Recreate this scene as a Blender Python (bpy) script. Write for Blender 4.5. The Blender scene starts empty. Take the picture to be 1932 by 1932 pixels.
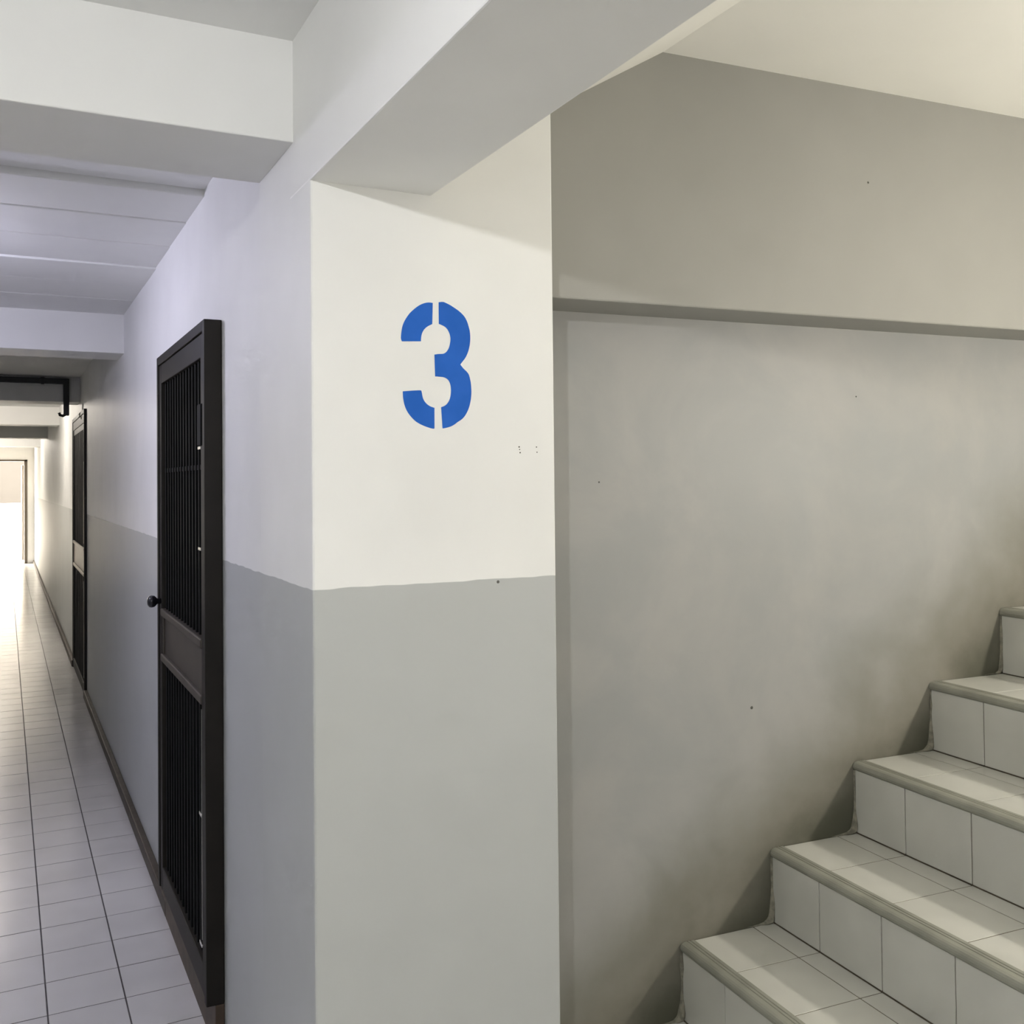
import bpy, bmesh, math, random
from mathutils import Vector, Matrix

random.seed(7)
SC = bpy.context.scene
COL = SC.collection

# ------------------------------------------------------------------ camera
def make_camera():
    yaw, pit, rol = map(math.radians, (27.0346, 1.0888, -0.5697))
    F = Vector((math.sin(yaw) * math.cos(pit), math.cos(yaw) * math.cos(pit), math.sin(pit)))
    R0 = Vector((math.cos(yaw), -math.sin(yaw), 0))
    U0 = R0.cross(F)
    R = math.cos(rol) * R0 + math.sin(rol) * U0
    U = -math.sin(rol) * R0 + math.cos(rol) * U0
    cd = bpy.data.cameras.new('camera')
    cd.sensor_width = 36.0
    cd.lens = 1876.9 / 1932 * 36.0
    cd.shift_y = -(966 - 872.8) / 1932
    cd.clip_start = 0.05
    cd.clip_end = 200
    ob = bpy.data.objects.new('camera', cd)
    COL.objects.link(ob)
    ob.matrix_world = Matrix(((R.x, U.x, -F.x, 0), (R.y, U.y, -F.y, 0), (R.z, U.z, -F.z, 1.4525), (0, 0, 0, 1)))
    SC.camera = ob
make_camera()

# ------------------------------------------------------------------ world, exposure
W = bpy.data.worlds.new('daylight')
SC.world = W
W.use_nodes = True
W.node_tree.nodes['Background'].inputs[0].default_value = (1.0, 0.90, 0.775, 1)
W.node_tree.nodes['Background'].inputs[1].default_value = 30.0
SC.view_settings.view_transform = 'Standard'
SC.view_settings.look = 'None'
SC.view_settings.gamma = 1
SC.view_settings.use_curve_mapping = False
SC.view_settings.exposure = 0.0
SC.cycles.max_bounces = 6
SC.cycles.diffuse_bounces = 4
SC.cycles.glossy_bounces = 2
SC.cycles.caustics_reflective = False
SC.cycles.caustics_refractive = False
SC.cycles.sample_clamp_indirect = 25
SC.cycles.use_denoising = True
SC.cycles.use_adaptive_sampling = True
SC.cycles.adaptive_threshold = 0.1
SC.cycles.adaptive_min_samples = 16
SC.cycles.use_light_tree = False

# daylight portal in the end doorway (guides sampling of the sky, gives off nothing itself)
pl = bpy.data.lights.new('doorway_portal', 'AREA')
pl.shape = 'RECTANGLE'
pl.size, pl.size_y = 1.3, 1.95
pl.cycles.is_portal = True
po = bpy.data.objects.new('doorway_portal', pl)
COL.objects.link(po)
po.location = (-.28, 20.98, .98)
po.rotation_euler = (math.radians(-90), 0, 0)

# lamp power (W) and tints
LAMP = {
    'near': (44, (1.0, 0.995, 0.985)),
    'cool': (26, (0.80, 0.78, 1.0)),
    'stair': (64, (1.0, 0.94, 0.82)),
    'far': (34, (1.0, 0.91, 0.80)),
}
BULB_R = 0.035

# ------------------------------------------------------------------ dimensions (metres)
XC = 0.477            # corridor face of the column and big beam
XW = 0.505            # corridor wall
YC = 1.7016           # column front
XR = 0.963            # column right edge
YB = 2.0933           # column back / rear of first beam
ZD = 1.2675           # top of grey dado paint
ZB = 1.984            # soffit of big beam
XBR = 0.706           # right edge of big beam
Z1 = 2.0846           # soffit of cross beams
ZC = 2.2736           # corridor ceiling
XL = -1.15            # left corridor wall
YE = 20.9             # end wall
SO = Vector((1.4164, 1.9318, 0.0))     # stair origin on the rear wall
SROT = math.radians(-4.171)
RUN, RISE, ZT = 0.2617, 0.1812, 0.3624
UP = 0.145            # how far the upper rear wall stands proud
ZU = 1.838            # its lower edge
ZS = 2.402            # stair ceiling

# ------------------------------------------------------------------ materials
def new_mat(name):
    m = bpy.data.materials.new(name)
    m.use_nodes = True
    nt = m.node_tree
    return m, nt, nt.nodes['Principled BSDF']

def N(nt, typ, **kw):
    n = nt.nodes.new(typ)
    for k, v in kw.items():
        setattr(n, k, v)
    return n

def noise(nt, vec, scale, detail=4, rough=0.55, dist=0.0):
    n = N(nt, 'ShaderNodeTexNoise')
    n.inputs['Scale'].default_value = scale
    n.inputs['Detail'].default_value = detail
    n.inputs['Roughness'].default_value = rough
    n.inputs['Distortion'].default_value = dist
    nt.links.new(vec, n.inputs['Vector'])
    return n.outputs['Fac']

def mth(nt, op, a, b=None, clamp=False):
    n = N(nt, 'ShaderNodeMath', operation=op, use_clamp=clamp)
    for i, v in enumerate((a, b)):
        if v is None:
            continue
        if isinstance(v, (int, float)):
            n.inputs[i].default_value = v
        else:
            nt.links.new(v, n.inputs[i])
    return n.outputs[0]

def maprange(nt, v, a, b, c=0.0, d=1.0, smooth=True):
    n = N(nt, 'ShaderNodeMapRange')
    n.interpolation_type = 'SMOOTHSTEP' if smooth else 'LINEAR'
    nt.links.new(v, n.inputs['Value'])
    for k, x in zip(('From Min', 'From Max', 'To Min', 'To Max'), (a, b, c, d)):
        n.inputs[k].default_value = x
    return n.outputs['Result']

def mix(nt, fac, a, b, blend='MIX'):
    n = N(nt, 'ShaderNodeMix', data_type='RGBA', blend_type=blend)
    if isinstance(fac, (int, float)):
        n.inputs['Factor'].default_value = fac
    else:
        nt.links.new(fac, n.inputs['Factor'])
    for i, v in ((6, a), (7, b)):
        if isinstance(v, tuple):
            n.inputs[i].default_value = (*v[:3], 1)
        else:
            nt.links.new(v, n.inputs[i])
    return n.outputs[2]

def bump(nt, bsdf, h, strength, dist):
    b = N(nt, 'ShaderNodeBump')
    b.inputs['Strength'].default_value = strength
    b.inputs['Distance'].default_value = dist
    nt.links.new(h, b.inputs['Height'])
    nt.links.new(b.outputs[0], bsdf.inputs['Normal'])

def position(nt):
    return N(nt, 'ShaderNodeNewGeometry').outputs['Position']

def sepz(nt, vec):
    s = N(nt, 'ShaderNodeSeparateXYZ')
    nt.links.new(vec, s.inputs[0])
    return s.outputs

WHITE = (0.775, 0.778, 0.765)
GREY = (0.445, 0.46, 0.455)

def paint(name, base, var=0.05, rough=0.55, dado=None, line_noise=0.0035, zd=ZD):
    m, nt, b = new_mat(name)
    pos = position(nt)
    n1 = noise(nt, pos, 2.6, 3)
    mott = maprange(nt, n1, .3, .7, 1 - var, 1 + var * .6, smooth=False)
    col = None
    if dado:
        z = sepz(nt, pos)[2]
        wob = noise(nt, pos, 16, 1)
        zz = mth(nt, 'ADD', z, mth(nt, 'MULTIPLY', mth(nt, 'SUBTRACT', wob, .5), line_noise * 2))
        f = maprange(nt, zz, zd - .0006, zd + .0006, smooth=False)
        smear = maprange(nt, n1, .52, .75, 0, .16)
        g = mix(nt, smear, dado, (dado[0] * .72, dado[1] * .71, dado[2] * .67))
        col = mix(nt, f, g, base)
    mm = N(nt, 'ShaderNodeCombineColor')
    for i in range(3):
        nt.links.new(mott, mm.inputs[i])
    out = mix(nt, 1.0, col if col is not None else base, mm.outputs[0], 'MULTIPLY')
    nt.links.new(out, b.inputs['Base Color'])
    b.inputs['Roughness'].default_value = rough
    bump(nt, b, noise(nt, pos, 6, 2), .35, .006)
    return m

M_WALL = paint('wall_paint_white_over_grey', WHITE, dado=GREY)
M_CORR = paint('corridor_paint_white_over_grey', WHITE, dado=GREY, zd=ZD - .011)
M_WHITE = paint('ceiling_white_paint', WHITE, var=.04)
M_SOFT = paint('stair_ceiling_white_paint', (0.92, 0.91, 0.86), var=.02)
M_GREYUP = paint('upper_rear_wall_grey_paint', (0.32, 0.317, 0.295), var=.06, rough=.5)

def rear_wall_mat():
    m, nt, b = new_mat('lower_rear_wall_blotchy_grey_paint')
    tc = N(nt, 'ShaderNodeTexCoord').outputs['Object']
    x, y, z = sepz(nt, tc)
    # blotchy repaint
    bl = maprange(nt, noise(nt, tc, 3.2, 5, .6, .4), .35, .68)
    c = mix(nt, bl, (0.30, 0.305, 0.30), (0.34, 0.337, 0.325))
    bl2 = maprange(nt, noise(nt, tc, 1.7, 3, .5), .55, .72, 0, .5)
    c = mix(nt, bl2, c, (0.285, 0.30, 0.302))
    # brown-green band along the flight, noisy edge, darkest at the step line
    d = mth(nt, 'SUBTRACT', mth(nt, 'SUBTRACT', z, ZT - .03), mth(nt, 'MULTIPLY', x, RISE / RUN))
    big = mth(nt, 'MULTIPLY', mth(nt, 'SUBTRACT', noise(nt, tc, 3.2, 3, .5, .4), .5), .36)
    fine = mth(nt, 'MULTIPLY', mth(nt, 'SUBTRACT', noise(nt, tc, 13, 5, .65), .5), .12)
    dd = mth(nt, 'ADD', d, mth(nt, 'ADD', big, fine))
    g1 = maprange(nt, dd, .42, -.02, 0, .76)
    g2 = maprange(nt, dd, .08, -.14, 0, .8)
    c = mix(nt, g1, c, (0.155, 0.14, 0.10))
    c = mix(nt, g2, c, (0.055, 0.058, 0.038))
    nt.links.new(c, b.inputs['Base Color'])
    b.inputs['Roughness'].default_value = .5
    bump(nt, b, noise(nt, tc, 6, 3), .4, .008)
    return m
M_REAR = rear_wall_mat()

def flat_mat(name, colour, rough=.5, metal=0.0, var=.0, scale=20, spec=.5, bumpd=0):
    m, nt, b = new_mat(name)
    b.inputs['Roughness'].default_value = rough
    b.inputs['Metallic'].default_value = metal
    b.inputs['Specular IOR Level'].default_value = spec
    pos = position(nt)
    n = noise(nt, pos, scale, 2)
    k = maprange(nt, n, .3, .7, 1 - var, 1 + var)
    mm = N(nt, 'ShaderNodeCombineColor')
    for i in range(3):
        nt.links.new(k, mm.inputs[i])
    nt.links.new(mix(nt, 1.0, colour, mm.outputs[0], 'MULTIPLY'), b.inputs['Base Color'])
    if bumpd:
        bump(nt, b, n, .5, bumpd)
    return m

M_TILE = flat_mat('floor_tile_glazed_off_white', (0.63, 0.62, 0.61), rough=.2, var=.05, scale=3)
M_GROUT = flat_mat('floor_grout_dark', (0.085, 0.08, 0.078), rough=.9, var=.2)
M_STILE = flat_mat('stair_tile_glazed_cream', (0.55, 0.548, 0.505), rough=.3, var=.05, scale=6)
M_SGROUT = flat_mat('stair_grout_brown', (0.13, 0.11, 0.08), rough=.9, var=.25)
M_NOSE = flat_mat('stair_nosing_grey_green', (0.27, 0.27, 0.228), rough=.45, var=.12, scale=9)
M_MORTAR = flat_mat('mortar_smear', (0.20, 0.19, 0.15), rough=.95, var=.3, scale=60, bumpd=.004)
M_SKIRT = flat_mat('skirting_brown', (0.055, 0.043, 0.032), rough=.6, var=.2)
M_SILL = flat_mat('threshold_brown_wood', (0.075, 0.052, 0.036), rough=.55, var=.25, scale=14)
M_DOOR = flat_mat('door_dark_brown_enamel', (0.0125, 0.0105, 0.0085), rough=.55, spec=.25, var=.15, scale=9)
M_PANEL = flat_mat('door_panel_brown_enamel', (0.042, 0.034, 0.026), rough=.55, var=.15, scale=9)
M_BLACK = flat_mat('door_black_backing', (0.003, 0.0033, 0.0038), rough=.7, var=.2, spec=.15)
M_BAR = flat_mat('door_bar_black_enamel', (0.005, 0.0055, 0.0062), rough=.7, var=.2, spec=.12)
M_CHROME = flat_mat('chrome', (0.75, 0.75, 0.74), rough=.25, metal=1.0)
M_KNOB = flat_mat('knob_black', (0.012, 0.012, 0.016), rough=.12)
M_BEIGE = flat_mat('worn_beige_enamel', (0.42, 0.38, 0.32), rough=.5, var=.1)
M_PIPE = flat_mat('conduit_black', (0.012, 0.013, 0.016), rough=.4)
M_HOLE = flat_mat('hole_dark', (0.10, 0.10, 0.09), rough=.9)
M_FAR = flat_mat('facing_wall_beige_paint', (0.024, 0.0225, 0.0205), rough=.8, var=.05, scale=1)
M_PARA = flat_mat('parapet_white_paint', (0.85, 0.84, 0.80), rough=.8)
M_GROUND = flat_mat('yard_concrete', (0.6, 0.58, 0.54), rough=.9, var=.1, scale=2)
M_GATE = flat_mat('gate_white_enamel', (0.62, 0.58, 0.52), rough=.5)
M_FRAME = flat_mat('end_door_frame_brown', (0.10, 0.08, 0.06), rough=.5)
M_HOUSING = flat_mat('lamp_housing_white', (0.75, 0.75, 0.73), rough=.5)

def numeral_mat():
    m, nt, b = new_mat('stencil_blue_paint')
    pos = position(nt)
    n = maprange(nt, noise(nt, pos, 14, 4), .3, .7)
    nt.links.new(mix(nt, n, (0.012, 0.105, 0.46), (0.018, 0.12, 0.51)), b.inputs['Base Color'])
    b.inputs['Roughness'].default_value = .6
    b.inputs['Specular IOR Level'].default_value = .2
    return m
M_BLUE = numeral_mat()

# ------------------------------------------------------------------ mesh helpers
def bm_box(bm, x0, x1, y0, y1, z0, z1, bev=0.0, seg=2):
    vs = [bm.verts.new(p) for p in ((x0, y0, z0), (x1, y0, z0), (x1, y1, z0), (x0, y1, z0), (x0, y0, z1), (x1, y0, z1), (x1, y1, z1), (x0, y1, z1))]
    fs = [bm.faces.new([vs[i] for i in f]) for f in ((3, 2, 1, 0), (4, 5, 6, 7), (0, 1, 5, 4), (1, 2, 6, 5), (2, 3, 7, 6), (3, 0, 4, 7))]
    if bev:
        es = list({e for f in fs for e in f.edges})
        bmesh.ops.bevel(bm, geom=es, offset=bev, segments=seg, profile=.5, affect='EDGES')

def bm_prism(bm, pts, axis, a, b):
    """extrude a 2-D outline between a and b along an axis ('x': pts=(y,z), 'y': pts=(x,z), 'z': pts=(x,y))"""
    def P(p, t):
        return {'x': (t, p[0], p[1]), 'y': (p[0], t, p[1]), 'z': (p[0], p[1], t)}[axis]
    v0 = [bm.verts.new(P(p, a)) for p in pts]
    v1 = [bm.verts.new(P(p, b)) for p in pts]
    n = len(pts)
    fs = [bm.faces.new(v0), bm.faces.new(v1[::-1])]
    for i in range(n):
        fs.append(bm.faces.new((v0[i], v1[i], v1[(i + 1) % n], v0[(i + 1) % n])))
    bmesh.ops.recalc_face_normals(bm, faces=fs)

def bm_tube(bm, pts, r, n=12):
    """round bar along a polyline"""
    rings = []
    for i, p in enumerate(pts):
        p = Vector(p)
        a = Vector(pts[max(i - 1, 0)])
        c = Vector(pts[min(i + 1, len(pts) - 1)])
        t = (c - a).normalized()
        u = t.orthogonal().normalized()
        if abs(t.z) < .9:
            u = Vector((0, 0, 1)).cross(t).normalized()
        else:
            u = Vector((0, 1, 0)).cross(t).normalized()
        w = t.cross(u)
        rings.append([bm.verts.new(p + r * (math.cos(2 * math.pi * k / n) * u + math.sin(2 * math.pi * k / n) * w)) for k in range(n)])
    for A, B in zip(rings, rings[1:]):
        for k in range(n):
            bm.faces.new((A[k], A[(k + 1) % n], B[(k + 1) % n], B[k]))
    bm.faces.new(rings[0][::-1])
    bm.faces.new(rings[-1])

def bm_lathe(bm, prof, centre, axis='z', n=24):
    """profile of (radius, height) turned about an axis through centre"""
    c = Vector(centre)
    rings = []
    for r, h in prof:
        ring = []
        for k in range(n):
            a = 2 * math.pi * k / n
            q = (r * math.cos(a), r * math.sin(a), h)
            if axis == 'x':
                q = (h, q[0], q[1])
            elif axis == 'y':
                q = (q[0], h, q[1])
            ring.append(bm.verts.new(c + Vector(q)))
        rings.append(ring)
    fs = []
    for A, B in zip(rings, rings[1:]):
        for k in range(n):
            fs.append(bm.faces.new((A[k], A[(k + 1) % n], B[(k + 1) % n], B[k])))
    fs += [bm.faces.new(rings[0][::-1]), bm.faces.new(rings[-1])]
    bmesh.ops.recalc_face_normals(bm, faces=fs)

def finish(name, bm, mat, parent=None, origin=None, smooth=False):
    """link a bmesh as one object; coordinates are given in the parent's frame"""
    me = bpy.data.meshes.new(name)
    if origin is not None:
        bmesh.ops.translate(bm, verts=bm.verts, vec=-Vector(origin))
    bm.to_mesh(me)
    bm.free()
    me.materials.append(mat)
    if smooth:
        for p in me.polygons:
            p.use_smooth = True
    ob = bpy.data.objects.new(name, me)
    COL.objects.link(ob)
    if origin is not None:
        ob.location = origin
    if parent is not None:
        ob.parent = parent
    return ob

def box(name, dims, mat, parent=None, bev=0.0, shift=None):
    bm = bmesh.new()
    bm_box(bm, *dims, bev=bev)
    if shift is not None:
        bmesh.ops.translate(bm, verts=bm.verts, vec=-Vector(shift))
    return finish(name, bm, mat, parent)

def tag(ob, label=None, cat=None, kind=None, group=None):
    if label:
        ob['label'] = label
    if cat:
        ob['category'] = cat
    if kind:
        ob['kind'] = kind
    if group:
        ob['group'] = group
    return ob

def empty(name, loc, rz=0.0):
    o = bpy.data.objects.new(name, None)
    COL.objects.link(o)
    o.location = loc
    o.rotation_euler = (0, 0, rz)
    o.empty_display_size = .1
    return o

def child_copy(mesh_ob, parent, loc, rot=None):
    c = mesh_ob.copy()
    COL.objects.link(c)
    c.parent = parent
    c.location = loc
    if rot:
        c.rotation_euler = rot
    return c

# ------------------------------------------------------------------ structure
# column with the stencilled number
column = box('column', (XC, XR, YC, YB, 0.0, 2.75), M_WALL, bev=.004)
tag(column, 'square column painted white over grey with a blue number 3', 'column', 'structure')

NUM = [
 [(0.7067, 1.7847), (0.6991, 1.7849), (0.6918, 1.7836), (0.6835, 1.7803), (0.6752, 1.7751), (0.668, 1.7692), (0.6608, 1.7622), (0.6551, 1.7545), (0.6505, 1.747), (0.647, 1.7387), (0.6449, 1.7291), (0.6436, 1.7176), (0.644, 1.7134), (0.6454, 1.71), (0.6825, 1.7121), (0.683, 1.7188), (0.6843, 1.7253), (0.6872, 1.7316), (0.6914, 1.7367), (0.6966, 1.7407), (0.7053, 1.7453)],
 [(0.7185, 1.7867), (0.7273, 1.7881), (0.7357, 1.7856), (0.7431, 1.7824), (0.7505, 1.7785), (0.7573, 1.7746), (0.7636, 1.7702), (0.7692, 1.7652), (0.7734, 1.7596), (0.7768, 1.7527), (0.7793, 1.745), (0.7814, 1.7373), (0.7822, 1.7294), (0.7823, 1.7216), (0.7816, 1.7136), (0.78, 1.7053), (0.7775, 1.6973), (0.7745, 1.6906), (0.771, 1.6846), (0.7662, 1.6788), (0.7614, 1.6727), (0.7675, 1.6658), (0.7733, 1.6609), (0.7782, 1.6554), (0.7809, 1.6476), (0.7828, 1.6379), (0.7835, 1.629), (0.7837, 1.6202), (0.7827, 1.6093), (0.7802, 1.5979), (0.7771, 1.5891), (0.7732, 1.5816), (0.7688, 1.5752), (0.7623, 1.5692), (0.7548, 1.5646), (0.7484, 1.56), (0.7409, 1.5562), (0.7314, 1.5535), (0.7243, 1.5522), (0.7217, 1.5917), (0.7276, 1.5938), (0.7327, 1.5972), (0.7369, 1.6026), (0.7397, 1.6085), (0.7413, 1.6159), (0.742, 1.6237), (0.7414, 1.6311), (0.74, 1.6369), (0.7369, 1.6423), (0.7331, 1.6454), (0.7281, 1.6474), (0.7207, 1.6482), (0.7103, 1.6484), (0.7092, 1.689), (0.7169, 1.6903), (0.7264, 1.6912), (0.7317, 1.6938), (0.7355, 1.6979), (0.7385, 1.7031), (0.7407, 1.7104), (0.7419, 1.7193), (0.7411, 1.7261), (0.7386, 1.7327), (0.7348, 1.7384), (0.7294, 1.7427), (0.7185, 1.7467)],
 [(0.6464, 1.6187), (0.6657, 1.6207), (0.6801, 1.6217), (0.6827, 1.6206), (0.6839, 1.6151), (0.6851, 1.6088), (0.6875, 1.6035), (0.691, 1.599), (0.6959, 1.5949), (0.7015, 1.5921), (0.7083, 1.5902), (0.708, 1.552), (0.7046, 1.5515), (0.6955, 1.5537), (0.6857, 1.557), (0.6775, 1.5607), (0.6703, 1.565), (0.6643, 1.5704), (0.6588, 1.5764), (0.6542, 1.5831), (0.6505, 1.591), (0.6481, 1.5997), (0.6468, 1.6092)],
]

def smooth_outline(P):
    """Catmull-Rom through the points, keeping real corners sharp"""
    n = len(P)
    V = [Vector(p) for p in P]
    corner = []
    for i in range(n):
        a, b = V[i] - V[i - 1], V[(i + 1) % n] - V[i]
        corner.append(abs(a.angle_signed(b)) > math.radians(38))
    out = []
    for i in range(n):
        p1, p2 = V[i], V[(i + 1) % n]
        p0 = p1 if corner[i] else V[i - 1]
        p3 = p2 if corner[(i + 1) % n] else V[(i + 2) % n]
        for t in (0, .33, .67):
            q = .5 * (2 * p1 + (p2 - p0) * t + (2 * p0 - 5 * p1 + 4 * p2 - p3) * t * t + (3 * p1 - p0 - 3 * p2 + p3) * t ** 3)
            out.append((q.x, q.y))
    return out

bm = bmesh.new()
for P in NUM:
    bm_prism(bm, smooth_outline(P), 'y', YC - .0005, YC + .001)
num = finish('painted_number', bm, M_BLUE, column)
tag(num, 'blue stencilled number 3')

for (x, z, r) in ((.884, 1.519, .0016), (.885, 1.514, .0012), (.886, 1.508, .0015), (.922, 1.519, .0013), (.923, 1.509, .0012), (.836, 1.262, .003)):
    bm = bmesh.new()
    bm_lathe(bm, [(r, -.0004), (r, .001)], (x, YC, z), 'y', 10)
    finish('nail_hole', bm, M_HOLE, column)

# big beam over the stair opening
bm = bmesh.new()
bm_box(bm, XC - .0006, XBR, -1.65, 1.84, ZB, 2.755, bev=.003)
tag(finish('beam_over_stair_opening', bm, M_WHITE), 'long white beam running from the column over the stair opening', 'beam', 'structure')

# corridor wall right, with its dado; doors stand in front of it
tag(box('wall_right', (XW, XR - .05, YB - .01, YE + .1, 0, 2.75), M_CORR), 'long corridor wall with white paint above grey', 'wall', 'structure')
tag(box('wall_left', (XL - .2, XL, -1.8, YE + .1, 0, 2.75), M_CORR), 'left corridor wall facing the doors', 'wall', 'structure')
tag(box('wall_back', (XL - .2, 4.7, -1.8, -1.6, -.2, 4.4), M_WALL), 'wall behind the viewpoint', 'wall', 'structure')

# skirting
for i, (a, b) in enumerate(((YB, 2.643), (3.537, 7.44), (8.76, YE))):
    tag(box('baseboard_right' if i == 0 else 'baseboard_right', (.480, XW + .002, a + .001, b - .001, 0.0, .052), M_SKIRT, bev=.004),
        ['short brown skirting between the column and the nearest door', 'brown skirting between the two black doors', 'brown skirting beyond the far black door'][i], 'skirting', 'structure')

# ceilings: plain slab, and ribbed planks in the second bay
tag(box('ceiling', (XL - .2, XC + .01, -1.8, 1.8127 + .05, ZC, 2.75), M_WHITE), 'flat corridor ceiling nearest the viewer', 'ceiling', 'structure')
BEAMS = [1.8127, 5.03, 8.10, 11.22, 14.35, 17.50]
for i, y in enumerate(BEAMS):
    d = .2806
    b = box('ceiling_beam', (XL - .01, XC + .01 if i == 0 else XW + .01, y, y + d, Z1 if i == 0 else 2.078, 2.75), M_WHITE, bev=.003)
    tag(b, ['wide white cross beam meeting the column, nearest of the row', 'second white cross beam, lit by the cool lamp', 'third cross beam in shade carrying the black conduit',
            'fourth cross beam down the corridor', 'fifth cross beam down the corridor', 'last small cross beam before the bright end door'][i], 'beam', 'structure', 'cross beams of the corridor')
c2 = box('ceiling', (XL - .2, XW + .1, YB - .02, 5.06, 2.34, 2.75), M_WHITE)
tag(c2, 'ribbed plank ceiling of the lamp-lit bay', 'ceiling', 'structure')
edges = [YB - .01, 2.895, 3.21, 3.55, 3.90, 4.266, 4.63, 5.04]
low = [2.288, 2.270, 2.268, 2.266, 2.260, 2.262, 2.262]
for a, b_, z in zip(edges, edges[1:], low):
    box('plank', (XL, XW + .02, a + .0025, b_ - .0025, z, 2.345), M_WHITE, c2, bev=.004)
tag(box('ceiling', (XL - .2, XW + .1, 5.3, YE + .1, 2.262, 2.75), M_WHITE), 'far corridor ceiling between the small beams', 'ceiling', 'structure')

# end wall with the open doorway
end = empty('wall_end', (0, YE, 0))
tag(end, 'end wall around the bright open doorway', 'wall', 'structure')
OX0, OX1, OZ = -.95, .385, 1.955
for d in ((XL - .1, OX0, YE, YE + .18, 0, 2.6), (OX1, XW + .02, YE, YE + .18, 0, 2.6), (OX0, OX1, YE, YE + .18, OZ, 2.6)):
    box('wall_piece', d, M_WHITE, end, shift=(0, YE, 0))
d3 = empty('door_3', (OX1, YE, 0))
tag(d3, 'open end doorway with brown frame and pale gate leaf', 'door', 'structure')
for d in ((OX1 - .05, OX1, YE - .02, YE + .19, 0, OZ), (OX0, OX0 + .05, YE - .02, YE + .19, 0, OZ)):
    box('jamb', d, M_FRAME, d3, shift=(OX1, YE, 0))
box('head', (OX0, OX1, YE - .02, YE + .19, OZ - .03, OZ), M_FRAME, d3, shift=(OX1, YE, 0))
gx, gy0, gy1 = .315, YE + .2, YE + 1.05
for (a, b_) in ((gy0, gy0 + .05), (gy1 - .05, gy1)):
    box('gate_stile', (gx - .02, gx + .02, a, b_, .05, 1.86), M_GATE, d3, bev=.004, shift=(OX1, YE, 0))
for z in (.05, .95, 1.81):
    box('gate_rail', (gx - .018, gx + .018, gy0 + .05, gy1 - .05, z, z + .05), M_GATE, d3, shift=(OX1, YE, 0))
for k in range(7):
    y = gy0 + .12 + k * .1
    box('gate_bar', (gx - .008, gx + .008, y, y + .016, .1, 1.81), M_GATE, d3, shift=(OX1, YE, 0))

# the yard outside
tag(box('ground_outside', (-14, 14, YE + .1, 45, -.3, -.03), M_GROUND), 'pale concrete yard outside the end doorway', 'ground', 'structure')
tag(box('parapet_wall', (-12, 12, 26, 26.2, -.05, 1.06), M_PARA, bev=.01), 'low white wall glaring outside the end doorway', 'wall')
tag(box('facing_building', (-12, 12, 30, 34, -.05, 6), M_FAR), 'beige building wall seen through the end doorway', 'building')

# ------------------------------------------------------------------ floor
floor = box('floor', (XL - .1, XW + .02, -1.7, YE + .19, -.12, -.0009), M_GROUT)
tag(floor, 'corridor floor of square off-white tiles with dark joints', 'floor', 'structure')
T, J = 0.2, 0.0040

def tile_mesh(w, d, h=.010, e=.0006):
    bm = bmesh.new()
    x0, x1, y0, y1 = -w / 2, w / 2, -d / 2, d / 2
    lo = [bm.verts.new(p) for p in ((x0, y0, -h), (x1, y0, -h), (x1, y1, -h), (x0, y1, -h))]
    md = [bm.verts.new(p) for p in ((x0, y0, -e), (x1, y0, -e), (x1, y1, -e), (x0, y1, -e))]
    hi = [bm.verts.new(p) for p in ((x0 + e, y0 + e, 0), (x1 - e, y0 + e, 0), (x1 - e, y1 - e, 0), (x0 + e, y1 - e, 0))]
    for A, B in ((lo, md), (md, hi)):
        for k in range(4):
            bm.faces.new((A[k], A[(k + 1) % 4], B[(k + 1) % 4], B[k]))
    bm.faces.new(hi)
    return bm
first = finish('tile', tile_mesh(T - J, T - J), M_TILE, floor)
used = False
rest = bmesh.new()
JX = [0.5056 - T * k for k in range(9)]        # longitudinal joints
row0 = 3.0429 - T * 23
for r in range(112):
    y0 = row0 + r * T
    yc = y0 + T / 2
    if y0 + T > YE:
        break
    for c in range(8):
        xc = JX[c] - T / 2
        if c < 3 and 1.85 < yc < 12.6:
            dz = random.uniform(-.0002, .0002)
            rot = (random.gauss(0, .0004), random.gauss(0, .0004), 0)
            if not used:
                first.location = (xc, yc, dz)
                used = True
            else:
                child_copy(first, floor, (xc, yc, dz), rot)
        else:
            w = T - J
            x0, x1, ya, yb = xc - w / 2, xc + w / 2, yc - w / 2, yc + w / 2
            v = [rest.verts.new(p) for p in ((x0, ya, -.008), (x1, ya, -.008), (x1, yb, -.008), (x0, yb, -.008), (x0, ya, 0), (x1, ya, 0), (x1, yb, 0), (x0, yb, 0))]
            for f in ((4, 5, 6, 7), (0, 1, 5, 4), (1, 2, 6, 5), (2, 3, 7, 6), (3, 0, 4, 7)):
                rest.faces.new([v[i] for i in f])
tag(finish('tile_field', rest, M_TILE, floor), kind='stuff')

# ------------------------------------------------------------------ stair well
# local frame: x along the flight, y away from the viewer, z up
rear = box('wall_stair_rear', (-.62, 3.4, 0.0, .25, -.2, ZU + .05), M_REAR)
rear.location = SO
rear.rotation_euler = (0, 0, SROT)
tag(rear, 'grey stairwell wall behind the steps, darker along the flight', 'wall', 'structure')
bm = bmesh.new()
bm_box(bm, -.62, 3.4, -UP, .25, ZU, 2.75, bev=.004)
upper = finish('wall_stair_upper', bm, M_GREYUP)
upper.location = SO
upper.rotation_euler = (0, 0, SROT)
tag(upper, 'upper grey stairwell wall standing proud over the lower one', 'wall', 'structure')
for (s, z, off, r) in ((.214, .893, 0, .0038), (.473, 2.173, UP, .0025), (.555, 1.664, 0, .002), (-.2, 1.449, 0, .002)):
    bm = bmesh.new()
    bm_lathe(bm, [(r, -.0008), (r * .6, -.0018)], (s, -off, z), 'y', 12)
    finish('nail_hole', bm, M_HOLE, upper if off else rear)

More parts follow.
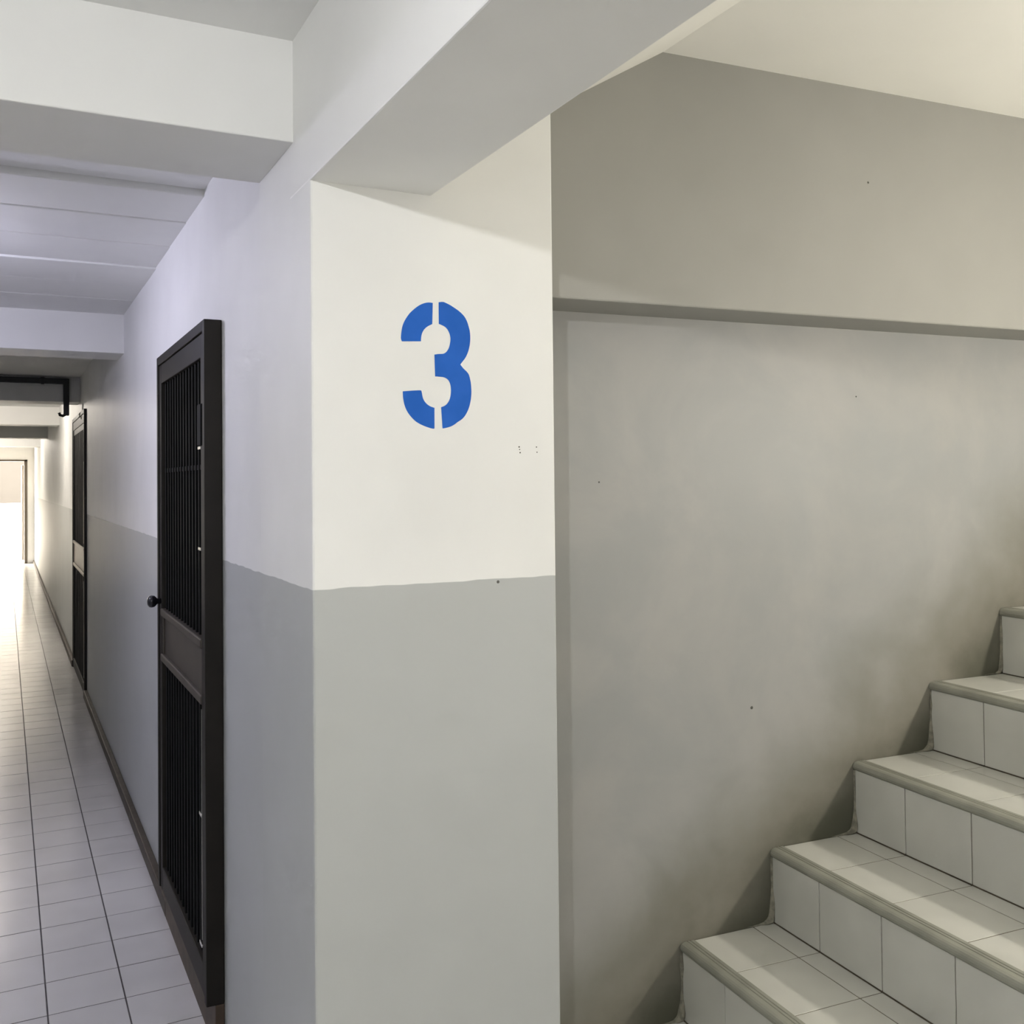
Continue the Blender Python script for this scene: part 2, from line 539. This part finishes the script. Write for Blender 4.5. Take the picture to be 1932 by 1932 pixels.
# sloping soffit that rises from the beam to the flat stair ceiling
bm = bmesh.new()
kx = 1.302
bm_prism(bm, [(XBR - .02, 2.05 - .012), (kx, ZS), (3.4, ZS), (3.4, 2.75), (XBR - .02, 2.75)], 'y', -1.65, 1.95)
tag(finish('ceiling_stair', bm, M_SOFT), 'cream white stairwell ceiling with a sloping edge strip', 'ceiling', 'structure')
tag(box('ceiling_shaft', (3.3, 4.7, -1.7, 2.2, 4.2, 4.4), M_WHITE), 'ceiling over the upper stair landing', 'ceiling', 'structure')
tag(box('wall_shaft', (3.2, 3.4, -1.7, 2.2, 2.70, 4.3), M_WHITE), 'wall above the stairwell ceiling edge', 'wall', 'structure')
tag(box('wall_stair_end', (4.5, 4.7, -1.7, 2.2, -.2, 4.4), M_WALL), 'end wall of the stair landing', 'wall', 'structure')
tag(box('wall_shaft_rear', (3.2, 4.7, 2.0, 2.2, -.2, 4.3), M_WALL), 'rear wall of the stair landing', 'wall', 'structure')
tag(box('floor_stair', (XW, 4.6, -1.7, 2.1, -.12, -.001), M_TILE), 'tiled floor at the foot of the stairs', 'floor', 'structure')
tag(box('floor_landing', (3.24, 4.6, -1.65, 2.05, 1.48, 1.63), M_TILE), 'stair landing above the flight', 'floor', 'structure')

# ------------------------------------------------------------------ staircase
stair = empty('staircase', SO, SROT)
tag(stair, 'staircase of cream tiled steps with ribbed grey nosings', 'stairs')
NJ = [0.0, .1718, .1718 + .1965, .1718 + .393, .1718 + .5894, .1718 + .7859, .1718 + .9824]
WID = NJ[-1]
NOSE = [(.0385, 0), (.0300, 0), (.0290, -.0016), (.0270, -.0016), (.0260, 0), (.0215, 0), (.0205, -.0016), (.0185, -.0016), (.0175, 0), (.0140, -.0004),
        (.0085, -.0012), (.0040, -.0036), (.0012, -.0075), (0, -.012), (.0008, -.0165), (.0035, -.0205), (.0080, -.0225), (.0140, -.0225), (.0140, -.010), (.0385, -.010)]
G = .0030
for i in range(-1, 7):
    s0, zt = i * RUN, ZT + i * RISE
    zp = zt - RISE
    bm = bmesh.new()
    bm_box(bm, s0 + .0085, s0 + RUN + .03, -WID, -.001, max(zp - .03, 0) if i >= 0 else 0, zt - .0011)
    step = finish('step', bm, M_SGROUT, stair)
    # nosing
    bm = bmesh.new()
    bm_prism(bm, [(s0 + a, zt + b_ + .0008) for a, b_ in NOSE], 'y', -WID, -.002)
    finish('nosing', bm, M_NOSE, step)
    for a, b_ in zip(NJ, NJ[1:]):
        jig = random.uniform(-.0008, .0008)
        lo_n, hi_n = -b_ + G / 2, -a - (G / 2 if a else .0035)
        # riser tile: proud of the core
        bm = bmesh.new()
        bm_box(bm, s0 + .0060 + jig * .4, s0 + .016, lo_n, hi_n, zp + .0025, zt - .0215, bev=.0005, seg=1)
        finish('riser_tile', bm, M_STILE, step)
        # tread tiles: full tile and the cut strip behind it
        for (u0, u1) in ((.0395, .208 - G / 2), (.208 + G / 2, RUN + .0045)):
            bm = bmesh.new()
            bm_box(bm, s0 + u0, s0 + u1, lo_n, hi_n, zt - .010, zt + jig * .3, bev=.0005, seg=1)
            finish('tread_tile', bm, M_STILE, step)
    # lumpy mortar where the step runs into the wall
    bm = bmesh.new()
    rings = []
    rnd = random.Random(40 + i)
    path = [(s0 + .004, zt - .022), (s0 + .003, zt - .06), (s0 + .004, zp + .09), (s0 + .002, zp + .05), (s0 - .001, zp + .022), (s0 - .006, zp + .006), (s0 - .03, zp + .001), (s0 - .07, zp + .0005)]
    for q, (sx, sz) in enumerate(path):
        k = [.004, .006, .005, .008, .011, .012, .007, .003][q] * rnd.uniform(.25, .8)
        rings.append([bm.verts.new((sx - k * .8, -.0005, sz + (k * .7 if q > 4 else 0))), bm.verts.new((sx - k * .3, -k, sz + k * .25)), bm.verts.new((sx + .004, -k * 1.7, sz)), bm.verts.new((sx + .01, .003, sz - .004))])
    for A, B in zip(rings, rings[1:]):
        for k in range(4):
            bm.faces.new((A[k], A[(k + 1) % 4], B[(k + 1) % 4], B[k]))
    bmesh.ops.recalc_face_normals(bm, faces=bm.faces)
    bmesh.ops.subdivide_edges(bm, edges=bm.edges, cuts=1, use_grid_fill=True, smooth=.6, fractal=.25, seed=i + 5)
    finish('mortar_smear', bm, M_MORTAR, step)

# ------------------------------------------------------------------ grille doors
def grille_door(name, label, y0, y1, z0, z1, xf, mid, cross, transom=None, mid_mat=None, nbars=14, sill=None, hardware=False):
    org = Vector((XW, (y0 + y1) / 2, z0))
    d = empty(name, org)
    tag(d, label, 'door', 'structure')
    def B(nm, dims, mat, parent=d, bev=.002):
        bm = bmesh.new()
        bm_box(bm, *dims, bev=bev)
        bmesh.ops.translate(bm, verts=bm.verts, vec=-org)
        return finish(nm, bm, mat, parent)
    back = XW - .001
    jw, sw, tw = .028, .045, .062
    B('jamb', (xf, back, y0, y0 + jw, z0, z1), M_DOOR)
    B('jamb', (xf, back, y1 - jw, y1, z0, z1), M_DOOR)
    B('head', (xf, back, y0 + jw, y1 - jw, z1 - .028, z1), M_DOOR)
    if sill:
        B('threshold', (.481, back, y0 + .001, y1 - .001, 0.0, z0 - .001), M_SILL)
    xl = xf + .004
    th = min(.03, back - xl - .003)
    a, b_ = y0 + jw + .002, y1 - jw - .002
    top, bot = z1 - .03, z0 + .004
    # leaf: stiles and rails in one welded frame
    bm = bmesh.new()
    bm_box(bm, xl, xl + th, a, a + sw, bot, top, bev=.002)
    bm_box(bm, xl, xl + th, b_ - sw, b_, bot, top, bev=.002)
    bm_box(bm, xl + .0005, xl + th, a + sw, b_ - sw, top - tw, top, bev=.002)
    bm_box(bm, xl + .0005, xl + th, a + sw, b_ - sw, bot, bot + .075, bev=.002)
    bmesh.ops.translate(bm, verts=bm.verts, vec=-org)
    leaf = finish('leaf', bm, M_DOOR, d)
    B('backing', (xl + th - .002, xl + th + .002, a + .01, b_ - .01, bot + .01, top - .01), M_BLACK, leaf, bev=0)
    ya, yb = a + sw, b_ - sw
    m0, m1 = mid
    mm = mid_mat or M_PANEL
    for (q0, q1) in ((m1 - .024, m1), (m0, m0 + .024)):
        B('mid_rail', (xl - .004, xl + th - .003, ya - .004, yb + .004, q0, q1), mm, leaf, bev=.004)
    B('mid_panel', (xl + .008, xl + th - .004, ya, yb, m0 + .024, m1 - .024), mm, leaf, bev=.001)
    for (q0, q1) in ((ya - .001, ya + .018), (yb - .018, yb + .001)):
        B('panel_bead', (xl + .002, xl + th - .003, q0, q1, m0 + .024, m1 - .024), mm, leaf, bev=.003)
    gtop = top - tw
    if transom:
        B('transom_panel', (xl + .006, xl + th - .003, ya, yb, transom, gtop), M_PANEL, leaf)
        gtop = transom
    if cross:
        B('cross_bar', (xl + .012, xl + th - .003, ya, yb, cross - .007, cross + .007), M_BAR, leaf, bev=.001)
    for k in range(nbars):
        y = ya + (yb - ya) * (k + .7) / (nbars + .4)
        for (q0, q1) in ((m1, gtop), (bot + .075, m0)):
            B('bar', (xl + .009, xl + th - .004, y - .007, y + .007, q0, q1), M_BAR, leaf, bev=0)
    if transom:
        for (q0, q1) in ((.12, m0 - .03), (m1 + .03, 1.62)):
            B('edge_strip', (xl - .002, xl + .004, ya - .012, ya + .006, q0, q1), M_BEIGE, leaf, bev=0)
    if hardware:
        B('lock_box', (xl - .006, xl + .014, a + sw - .03, a + sw + .022, 1.555, 1.665), M_BAR, leaf, bev=.003)
        for z in (1.55, 1.282, .583, .245):
            B('hinge_pin', (xl - .003, xl + .008, ya - .006, ya + .03, z - .004, z + .004), M_CHROME, leaf, bev=.001)
        B('edge_strip', (xl - .0015, xl + .010, ya - .003, ya + .001, .26, m0 - .012), M_CHROME, leaf, bev=0)
        bm = bmesh.new()
        prof = [(.009, .0), (.009, -.012), (.013, -.015), (.0185, -.021), (.0205, -.029), (.0185, -.037), (.012, -.042), (.004, -.0435)]
        bm_lathe(bm, prof, (xl, b_ - sw / 2 - .006, 1.068), 'x', 24)
        bmesh.ops.translate(bm, verts=bm.verts, vec=-org)
        tag(finish('knob', bm, M_KNOB, leaf, smooth=True), 'round glossy black knob')
    return d

grille_door('door_1', 'near black grille door with round knob, beside the column', 2.643, 3.537, .118, 1.881, .4585, (.873, 1.045), 1.50, nbars=14, sill=True, hardware=True)
grille_door('door_2', 'farther black grille door with pale middle rail', 7.44, 8.76, .002, 1.985, .487, (.82, 1.02), None, transom=1.85, mid_mat=M_BEIGE, nbars=14)

# ------------------------------------------------------------------ black conduit on the third beam
bm = bmesh.new()
yc = BEAMS[2] - .026
bm_box(bm, XL + .05, .428, yc - .022, yc + .020, 2.208, 2.248, bev=.004)
bm_box(bm, .388, .428, yc - .021, yc + .019, 1.975, 2.212, bev=.004)
con = finish('conduit_pipe', bm, M_PIPE)
tag(con, 'black conduit pipe with a drop leg under the shaded third beam', 'pipe')
bm = bmesh.new()
bm_tube(bm, [(.405, yc, 1.985), (.385, yc, 1.972), (.366, yc, 1.978), (.36, yc, 1.995)], .011, 10)
finish('hook', bm, M_PIPE, con, smooth=True)
for x in (-.8, -.2, .25):
    bm = bmesh.new()
    bm_box(bm, x - .012, x + .012, yc - .024, BEAMS[2] + .001, 2.204, 2.252, bev=.002)
    finish('clamp', bm, M_PIPE, con)

# ------------------------------------------------------------------ lamps (bulb on a ceiling rose)
def ceiling_lamp(loc, ztop, key, label, r=BULB_R, group=None):
    x, y, z = loc
    root = empty('ceiling_lamp', (x, y, ztop))
    tag(root, label, 'lamp', None, group)
    def L(nm, prof, mat):
        bm = bmesh.new()
        bm_lathe(bm, prof, (0, 0, 0), 'z', 24)
        return finish(nm, bm, mat, root, smooth=True)
    L('ceiling_rose', [(.05, 0), (.05, -.012), (.035, -.022), (.014, -.026)], M_HOUSING)
    dz = z - ztop
    L('socket', [(.014, -.024), (.014, dz + r + .03), (.019, dz + r + .028), (.019, dz + r + .001)], M_HOUSING)
    s, c = LAMP[key]
    ld = bpy.data.lights.new('bulb_' + key, 'POINT')      # a glowing sphere the size of the bulb
    ld.energy = s
    ld.color = c
    ld.shadow_soft_size = r
    lo = bpy.data.objects.new('bulb', ld)
    COL.objects.link(lo)
    lo.parent = root
    lo.location = (0, 0, dz - .004)

ceiling_lamp((-.25, .02, 2.112), ZC, 'near', 'white bulb on the ceiling of the nearest corridor bay', r=.016)
ceiling_lamp((-.62, 3.52, 2.11), 2.268, 'cool', 'cool white bulb under the ribbed plank ceiling')
ceiling_lamp((-.30, 9.95, 2.18), 2.262, 'far', 'bulb on the ceiling before the fourth beam')
ceiling_lamp((-.30, 16.5, 2.185), 2.262, 'far', 'bulb on the ceiling before the last beam')
ceiling_lamp((2.60, .36, 1.66), ZS, 'stair', 'warm bulb on the stairwell ceiling')
